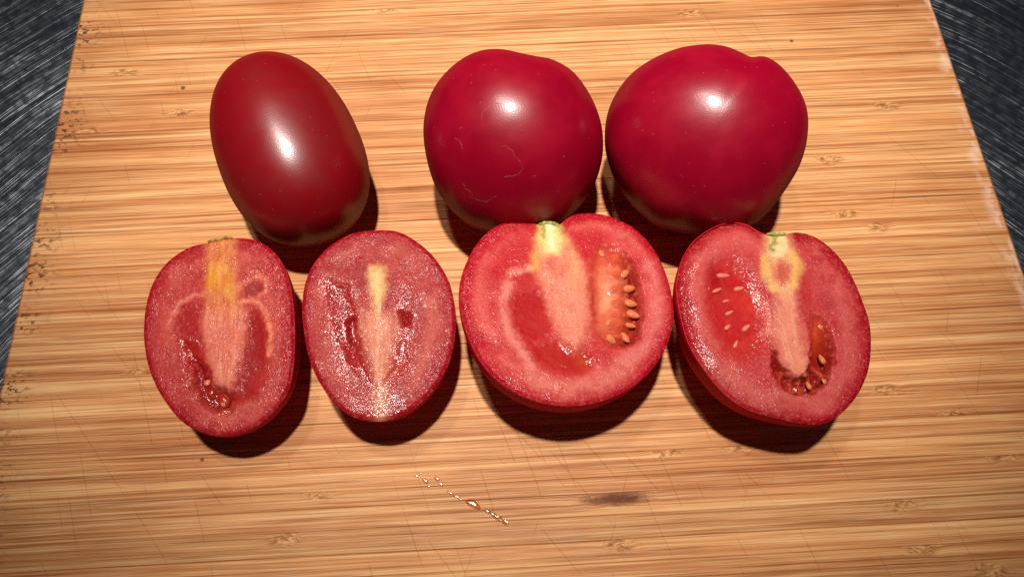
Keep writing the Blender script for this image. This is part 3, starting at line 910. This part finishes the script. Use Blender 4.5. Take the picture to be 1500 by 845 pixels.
h.paint(m * sstep(0.50, 0.85, t), (142, 16, 16), 0.95)  # painted shade between the seeds and the outer wall
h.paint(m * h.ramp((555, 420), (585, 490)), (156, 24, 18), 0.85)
h.paint(m * (1 - h.ramp((540, 160), (545, 220))), (190, 44, 40), 0.8)  # shading under the top edge, painted as well
h.paint(m * sstep(0.46, 0.7, h.vn.fbm(h.x * 0.35, h.y * 0.35 + 60, 3)), (216, 88, 60), 0.4)
h.paint(m * sstep(0.52, 0.72, h.vn.fbm(h.x * 0.5 + 30, h.y * 0.5, 3)), (240, 150, 112), 0.4)
# jelly humps that carry the seeds, drawn out from the core
for (a, b) in (((560, 215), (580, 200)), ((570, 255), (606, 247)), ((575, 305), (622, 298)), ((575, 350), (628, 347)), ((570, 390), (634, 386)), ((560, 425), (628, 420)), ((550, 455), (606, 462))):
    r = m * h.m_line([a, b], 0.0013); h.paint(r, (224, 108, 66), 0.9); h.h += 0.0009 * r
h.wet += 0.35 * m; h.sleek += m
h.gel([(610, 215), (640, 240), (656, 300), (662, 390), (652, 450), (616, 492), (580, 490), (615, 450), (640, 400), (638, 300)], -0.0028, (150, 22, 20), (172, 42, 28), 0.0004, 0.0002, 0.98)
h.seeds([(528, 178, 120), (581, 199, 75), (607, 247, 40), (623, 298, 12), (629, 347, -4), (636, 385, -22), (628, 421, -8), (608, 462, -55)], -0.0011, SEED_A, 0.0022, 0.16, 0.74)
h.seeds([(560, 420, -35), (564, 468, -40)], -0.0009, SEED_A, 0.0019, 0.1)
h.stem_scar([(318, 86), (336, 82), (352, 80), (370, 84), (386, 92)])
h.finish(M_SKIN_HALF)

# ---- half 4: round half, pale seeds in red jelly
h = Half('tomato_half', 'rightmost tomato half, with loop-shaped yellow stem core and pale seeds in red jelly', (970, 300, 2.282),
    [(330, 89), (358, 95), (385, 98), (415, 95), (450, 88), (500, 98), (552, 130), (602, 180), (640, 240), (670, 310), (692, 375), (701, 430), (701, 500), (690, 560), (665, 620), (630, 670), (582, 712),
     (540, 731), (480, 732), (420, 723), (360, 708), (300, 688), (240, 655), (190, 610), (150, 560), (115, 510), (85, 450), (65, 380), (53, 320), (49, 270), (56, 220), (72, 170), (100, 125),
     (140, 90), (185, 65), (235, 54), (280, 60), (312, 77)],
    (1135, 474), 0.0250, (0.02, -0.05), M_FLESH, 12)
h.ground((168, 8, 34), (188, 42, 52), (204, 76, 78), (188, 46, 54))
h.paint(h.m_line([(130, 210), (180, 130), (250, 100), (310, 130)], 0.0028), (224, 112, 106), 0.65)
h.paint(h.m_line([(480, 250), (560, 290), (620, 390), (630, 500), (590, 600), (520, 660)], 0.0026), (214, 108, 104), 0.55)
h.paint(h.m_line([(160, 520), (230, 590), (330, 650), (420, 670)], 0.0032), (208, 112, 104), 0.6)
h.paint(h.m_blob((560, 330), 2.6, 2.2), (168, 40, 48), 0.5)
lj = [(165, 210), (200, 185), (245, 190), (300, 235), (335, 320), (345, 400), (330, 470), (275, 512), (215, 480), (172, 410), (150, 320), (150, 255)]
m = h.m_poly(lj, 0.0034); h.paint(m, (196, 26, 28), 0.92); h.h -= 0.0011 * m; h.wet += 0.4 * m; h.sleek += m
h.paint(m * sstep(0.48, 0.66, h.vn.fbm(h.x * 0.28, h.y * 0.28 + 70, 3)), (214, 62, 50), 0.6)
h.paint(h.m_blob((180, 250), 2.0, 5.0, 10), (160, 12, 22), 0.75)  # dark shading towards the upper left, painted into the jelly colour
h.paint(h.m_blob((290, 330), 1.8, 4.0, 10), (220, 64, 48), 0.6)
h.paint(h.m_blob((250, 490), 3.0, 2.0), (210, 66, 54), 0.6)
h.paint(h.m_line([(320, 300), (352, 350), (362, 400), (345, 430)], 0.0011), (232, 132, 108), 0.75)
h.paint(h.m_poly([(380, 270), (440, 270), (452, 360), (468, 450), (500, 560), (470, 590), (440, 580), (400, 520), (372, 420), (382, 340)], 0.0026), (236, 154, 126), 0.92)
h.fibres(h.m_poly([(380, 270), (440, 270), (452, 360), (468, 450), (500, 560), (470, 590), (440, 580), (400, 520), (372, 420)], 0.002), (246, 186, 158), 8, 0.4, (216, 110, 92))
h.paint(h.m_line([(425, 300), (440, 400), (458, 520)], 0.0007), (236, 160, 130), 0.7)
h.paint(h.m_poly([(352, 100), (420, 98), (440, 160), (462, 210), (450, 270), (415, 310), (370, 285), (336, 240), (338, 180)], 0.0020), (232, 176, 122), 0.95)
h.paint(h.m_poly([(372, 200), (400, 182), (428, 205), (428, 250), (402, 272), (374, 245)], 0.0016), (206, 84, 72), 0.9)
h.paint(h.m_poly([(360, 98), (412, 98), (424, 160), (400, 175), (366, 170)], 0.0010), (236, 212, 160), 0.9)
h.paint(h.m_line([(384, 98), (374, 125), (364, 150)], 0.0007), (138, 146, 48), 0.95)
h.paint(h.m_line([(345, 180), (340, 230), (372, 280)], 0.0011), (238, 190, 96), 0.7)
h.paint(h.m_line([(440, 165), (456, 215), (436, 270)], 0.0012), (240, 192, 92), 0.75)
h.paint(h.m_blob((480, 290), 1.2, 4.0, -10), (196, 44, 44), 0.7)
dl = h.d * 1000
h.h -= 0.0013 * (1 - sstep(0.0, 4.6, dl)) * h.ramp((420, 420), (80, 330))
h.wet += 3.0 * (1 - sstep(2.0, 4.6, dl)) * sstep(0.55, 0.9, h.ramp((420, 420), (80, 330)))
loc = [(492, 352), (520, 362), (552, 400), (574, 450), (578, 520), (552, 590), (508, 632), (450, 636), (400, 612), (372, 560), (364, 492), (380, 488), (400, 540), (450, 578), (478, 570), (498, 520), (496, 440)]
sd = sd_poly(h.Q, h.LL(loc))
m = 1 - sstep(-0.0014, 0.0007, sd)
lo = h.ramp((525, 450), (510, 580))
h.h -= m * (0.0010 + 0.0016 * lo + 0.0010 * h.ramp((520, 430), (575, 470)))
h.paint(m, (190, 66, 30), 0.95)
h.paint(m * h.ramp((520, 430), (575, 470)), (150, 24, 18), 0.85)  # painted shade: darker where the pocket deepens
h.paint(m * h.ramp((525, 480), (510, 560)), (138, 18, 14), 0.9)  # shade at the lower end put into the colour
h.paint(m * h.m_blob((518, 430), 0.9, 2.6, -12), (216, 98, 40), 0.7)
h.paint(m * h.m_poly([(360, 480), (390, 485), (410, 600), (370, 570)], 0.001), (150, 24, 22), 0.8)
h.wet += 0.3 * m; h.sleek += m
# pale ribs of jelly between the slots
for a, b in (((440, 570), (432, 630)), ((466, 578), (470, 634)), ((490, 555), (515, 622)), ((405, 545), (392, 600)), ((505, 530), (560, 580))):
    r = m * h.m_line([a, b], 0.0008); h.paint(r, (212, 96, 76), 0.95); h.h += 0.0013 * r
h.gel([(420, 600), (450, 602), (490, 598), (520, 585), (524, 604), (492, 620), (450, 624), (418, 614)], -0.0026, (140, 18, 14), (160, 36, 22), 0.0003, 0.0001, 0.96)
h.seeds([(207, 232, 0), (187, 282, 25), (260, 276, 10), (218, 317, 20), (228, 357, 25), (222, 405, 45), (285, 407, 40), (322, 452, 50), (250, 462, 60)], -0.00115, SEED_B, 0.0019, 0.25, 0.58)
h.seeds([(540, 512, 110), (496, 600, 105), (552, 588, 130)], -0.0014, SEED_A, 0.0016, 0.15, 0.7)
h.seeds([(535, 402, 40)], -0.0013, SEED_A, 0.0012)
h.stem_scar([(352, 96), (368, 95), (386, 94), (404, 95), (414, 96)])
h.finish(M_SKIN_HALF)

# ------------------------------------------------------------------ spilt juice on the board
jx, jy, _ = on_z(675, 725)
juice = empty('juice_trail', (jx, jy, 0.0), 'thin trail of spilt juice drops on the board in front of the halves', 'juice')
def droplet(px, py, rx, ry, ang, hgt, name='droplet', mat=M_JUICE):
    p = on_z(px, py) - np.array([jx, jy, 0])
    nt, nr = 20, 8
    V = []
    a0 = math.radians(ang)
    wob = [1 + random.uniform(-0.18, 0.18) for _ in range(5)]
    for i in range(nr):
        t = i / (nr - 1)
        rr = max(math.cos(t * math.pi / 2) ** 0.8, 1e-4)
        for j in range(nt):
            a = 2 * math.pi * j / nt
            k = 1 + 0.12 * math.sin(2 * a + wob[0] * 6) + 0.08 * math.sin(3 * a + wob[1] * 9)
            x_, y_ = rr * rx * k * math.cos(a), rr * ry * k * math.sin(a)
            V.append((p[0] + x_ * math.cos(a0) - y_ * math.sin(a0), p[1] + x_ * math.sin(a0) + y_ * math.cos(a0), 0.00003 + 0.35 * hgt * math.sin(t * math.pi / 2)))
    Fs = grid_faces(nr, nt).tolist()
    mesh_np(name, V, Fs, mat, juice)
mm_ = 0.001
for (px, py, rx, ry, ang, hg) in [(610, 697, .55, .4, -40, .35), (616, 693, .4, .35, 0, .3), (623, 704, 1.2, .5, -45, .5), (629, 694, .4, .3, 0, .3), (628, 712, .5, .4, 0, .3), (640, 701, .9, .6, -50, .5),
                                  (646, 709, .8, .45, -50, .4), (660, 722, 1.1, .4, -40, .4), (669, 727, .9, .4, -30, .4), (675, 731, .6, .3, -40, .3), (714, 749, .8, .45, -40, .3),
                                  (722, 753, .8, .4, -40, .3), (731, 757, .9, .5, -35, .3), (742, 764, 1.0, .35, -40, .2)]:
    droplet(px, py, rx * mm_, ry * mm_, ang, hg * mm_)
droplet(693, 738, 0.0024, 0.0009, -32, 0.0010, 'juice_film', M_JUICE_AMBER)
droplet(729, 758, 0.0030, 0.0006, -38, 0.0012, 'juice_film', mat_juice('juice_damp', (0.86, 0.70, 0.54, 1)))
